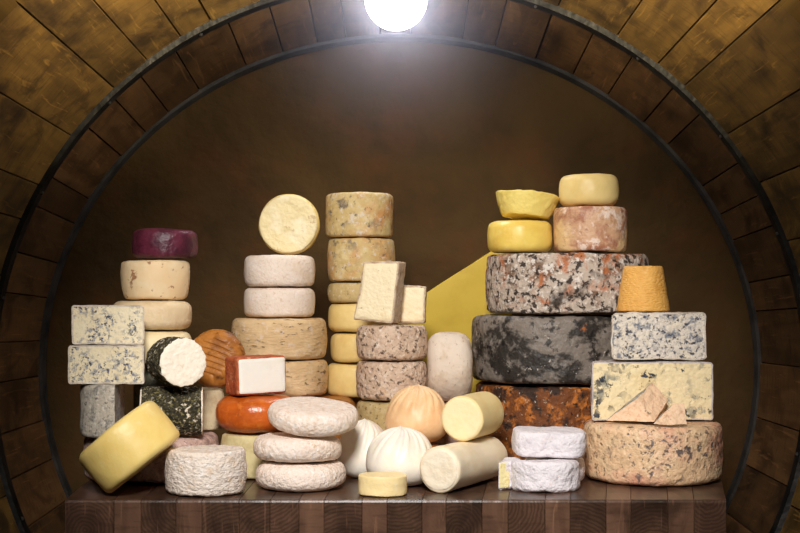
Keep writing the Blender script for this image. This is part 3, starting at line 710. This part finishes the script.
def pouch(name, label, m, r, h, loc, pleats, sd, neck=.30, rz=0.0, group=None, lean=(0, 0), depth=.17):
    """soft sack gathered at its top; pleats deepen towards the knot"""
    rnd = random.Random(sd); ph = [rnd.uniform(0, 6.28) for _ in range(4)]
    bm = bmesh.new(); nA, nT = 128, 44; L = []
    for i in range(1, nT):
        t = i / nT
        if t < .38: u = t / .38; rr = math.sin(u * PI / 2) ** .55; z = .36 * (1 - math.cos(u * PI / 2)) ** .9
        else:
            u = (t - .38) / .62; ph_ = u * PI / 2
            rr = math.cos(ph_) ** .82 * (1 - .10 * u); z = .36 + .61 * math.sin(ph_) ** .95 + .03 * max(0, (u - .72) / .28) ** 1.4
            rr = max(rr, .015)
        z *= h
        line = []
        for k in range(nA):
            a = 2 * PI * k / nA
            fold = max(0, (t - .40) / .60) ** 1.1
            w = math.sin(pleats * a + ph[0]) * .6 + math.sin((pleats + 4) * a + ph[1]) * .5 + math.sin((pleats * 2 + 1) * a + ph[2]) * .3
            w = abs(w) - .5
            R = r * rr * (1 + depth * fold * w) * (1 + .02 * math.sin(2 * a + ph[3]))
            tw = a + .5 * fold
            line.append(bm.verts.new((R * math.cos(tw) + lean[0] * t * t, R * math.sin(tw) + lean[1] * t * t, z + .07 * h * fold * w * (1 - fold))))
        L.append(line)
    for A, B in zip(L, L[1:]):
        for k in range(nA): bm.faces.new((A[k], A[(k + 1) % nA], B[(k + 1) % nA], B[k]))
    c0 = bm.verts.new((0, 0, 0)); c1 = bm.verts.new((lean[0], lean[1], L[-1][0].co.z + .003))
    for k in range(nA):
        bm.faces.new((c0, L[0][(k + 1) % nA], L[0][k])); bm.faces.new((c1, L[-1][k], L[-1][(k + 1) % nA]))
    roughen(bm, .0008, 30, sd, .0015)
    zm = min(v.co.z for v in bm.verts)
    for v_ in bm.verts: v_.co.z -= zm
    o = link(name, bm, m); o.location = loc; o.rotation_euler = (0, 0, rz)
    return tag(o, label, 'cheese', group)
pouch('cheese_pouch', 'white gathered cheese pouch in front, behind the small yellow piece', M['burrata'], .0765, Z(427, .205) - ZT, (X(400.5, .205), .208, ZT + .001), 7, 3, group='white cheese pouches')
pouch('cheese_pouch', 'white gathered cheese pouch partly hidden behind the front pouch', M['burrata'], .0615, Z(421, .315) - ZT, (-.081, .330, ZT + .001), 6, 9, group='white cheese pouches')
wheel('round_cheese', M['smoked'], .054, .078, (.042, .325, ZT), 'brown cheese hidden under the peach coloured pouch', e=.012)
pouch('cheese_pouch', 'peach coloured smoked cheese pouch gathered at its top', M['peach'], .0720, Z(384.5, .325) - ZT - .080, (X(417, .325), .325, ZT + .0795), 7, 21, depth=.14)
# small yellow piece
wheel('round_cheese', M['small_yellow'], .0505, .043, (X(382.5, .075), .075, ZT), 'small pale yellow piece at the table edge in front of the pouches', e=.003, lumps=.001, bulge=0, p=2.3, sy=.9)
# two logs
log('cheese_log', 'thick white log lying on the table under the yellow log', M['white_log'], .0475, .255, (.080, .086, ZT + .0490), (.203, .317, ZT + .0490), e=.007, m_face=M['white_log_face'], rf=.90, lumps=.002)
log('cheese_log', 'pale yellow log with a paler cut end lying on the white log', M['yellow_log'], .0485, .140, (X(461.5, .185), .185, ZT + .1455), (X(487, .33), .33, ZT + .1470), e=.005, m_face=M['yellow_log_face'], rf=.93, lumps=.001, amp=.0006)
# white bloomy pieces
zK = ZT + .0625
cut_wheel('camembert_half', 'lumpy white rind half cheese at the front of the camembert pile', .0745, .0620, (X(544.5, .155), .158, ZT + .001), math.radians(180), M['camembert'], M['camembert_paste'], e=.010, t=.004, amp=.002, freq=55, lumps=.004)
wheel('round_cheese', M['camembert'], .0660, .0615, (.338, .247, ZT), 'white rind wheel behind the lumpy half, below the top white piece', e=.010, amp=.002, freq=55, lumps=.003)
slab_piece('cheese_wedge', 'small white rind wedge showing its yellow cut side beside the white log', [(.206, .128), (.233, .140), (.258, .172), (.256, .215), (.226, .205)], .060, (0, 0, ZT + .001), 0, M['camembert'], M['camembert_paste'], (0,), e=.006, t=.003, amp=.0015, lumps=.0015)
wheel('round_cheese', M['camembert'], .0790, .0585, (X(548.5, .2), .205, zK + .0025), 'blocky white rind piece on top of the camembert pile', e=.007, p=4.0, amp=.002, freq=55, lumps=.0035, sy=.82, rot=(math.radians(1.5), math.radians(1.2), 0))

# ------------------------------------------------------------------ light and camera
def aim(o, t): o.rotation_euler = (Vector(t) - o.location).to_track_quat('-Z', 'Y').to_euler()
def spot(name, loc, tgt, power, col, size, ang, blend):
    l = bpy.data.lights.new(name, 'SPOT'); l.energy = power; l.color = col; l.shadow_soft_size = size; l.spot_size = math.radians(ang); l.spot_blend = blend
    o = bpy.data.objects.new(name, l); COL.objects.link(o); o.location = loc; aim(o, tgt); return o
def area(name, loc, tgt, power, col, w, h, spread=180):
    l = bpy.data.lights.new(name, 'AREA'); l.energy = power; l.color = col; l.shape = 'RECTANGLE'; l.size = w; l.size_y = h; l.spread = math.radians(spread)
    o = bpy.data.objects.new(name, l); COL.objects.link(o); o.location = loc; aim(o, tgt); return o
spot('key_light', (-.15, -2.3, 2.45), (.02, .3, 1.13), 385, (1, .95, .905), .26, 34.5, .35)
spot('cask_light', (-.10, -.55, 1.95), (-.75, .45, 2.35), 150, (1, .86, .58), .08, 62, .9)
spot('cask_light', (.10, -.55, 1.95), (.75, .45, 2.35), 150, (1, .86, .58), .08, 62, .9)
W = bpy.data.worlds.new('cellar_dark'); SC.world = W; W.use_nodes = True
W.node_tree.nodes['Background'].inputs[0].default_value = (.5, .36, .24, 1); W.node_tree.nodes['Background'].inputs[1].default_value = .005
cam = bpy.data.cameras.new('camera'); cam.sensor_width = 36; cam.lens = 36 * F / 800; cam.shift_y = (HROW - 266.5) / 800; cam.clip_start = .05
co_ = bpy.data.objects.new('camera', cam); COL.objects.link(co_); co_.location = (0, -D, H); co_.rotation_euler = (PI / 2, 0, 0)
SC.camera = co_
vs = SC.view_settings; vs.view_transform = 'Standard'; vs.look = 'None'; vs.gamma = 1; vs.use_curve_mapping = False; vs.exposure = 0.0
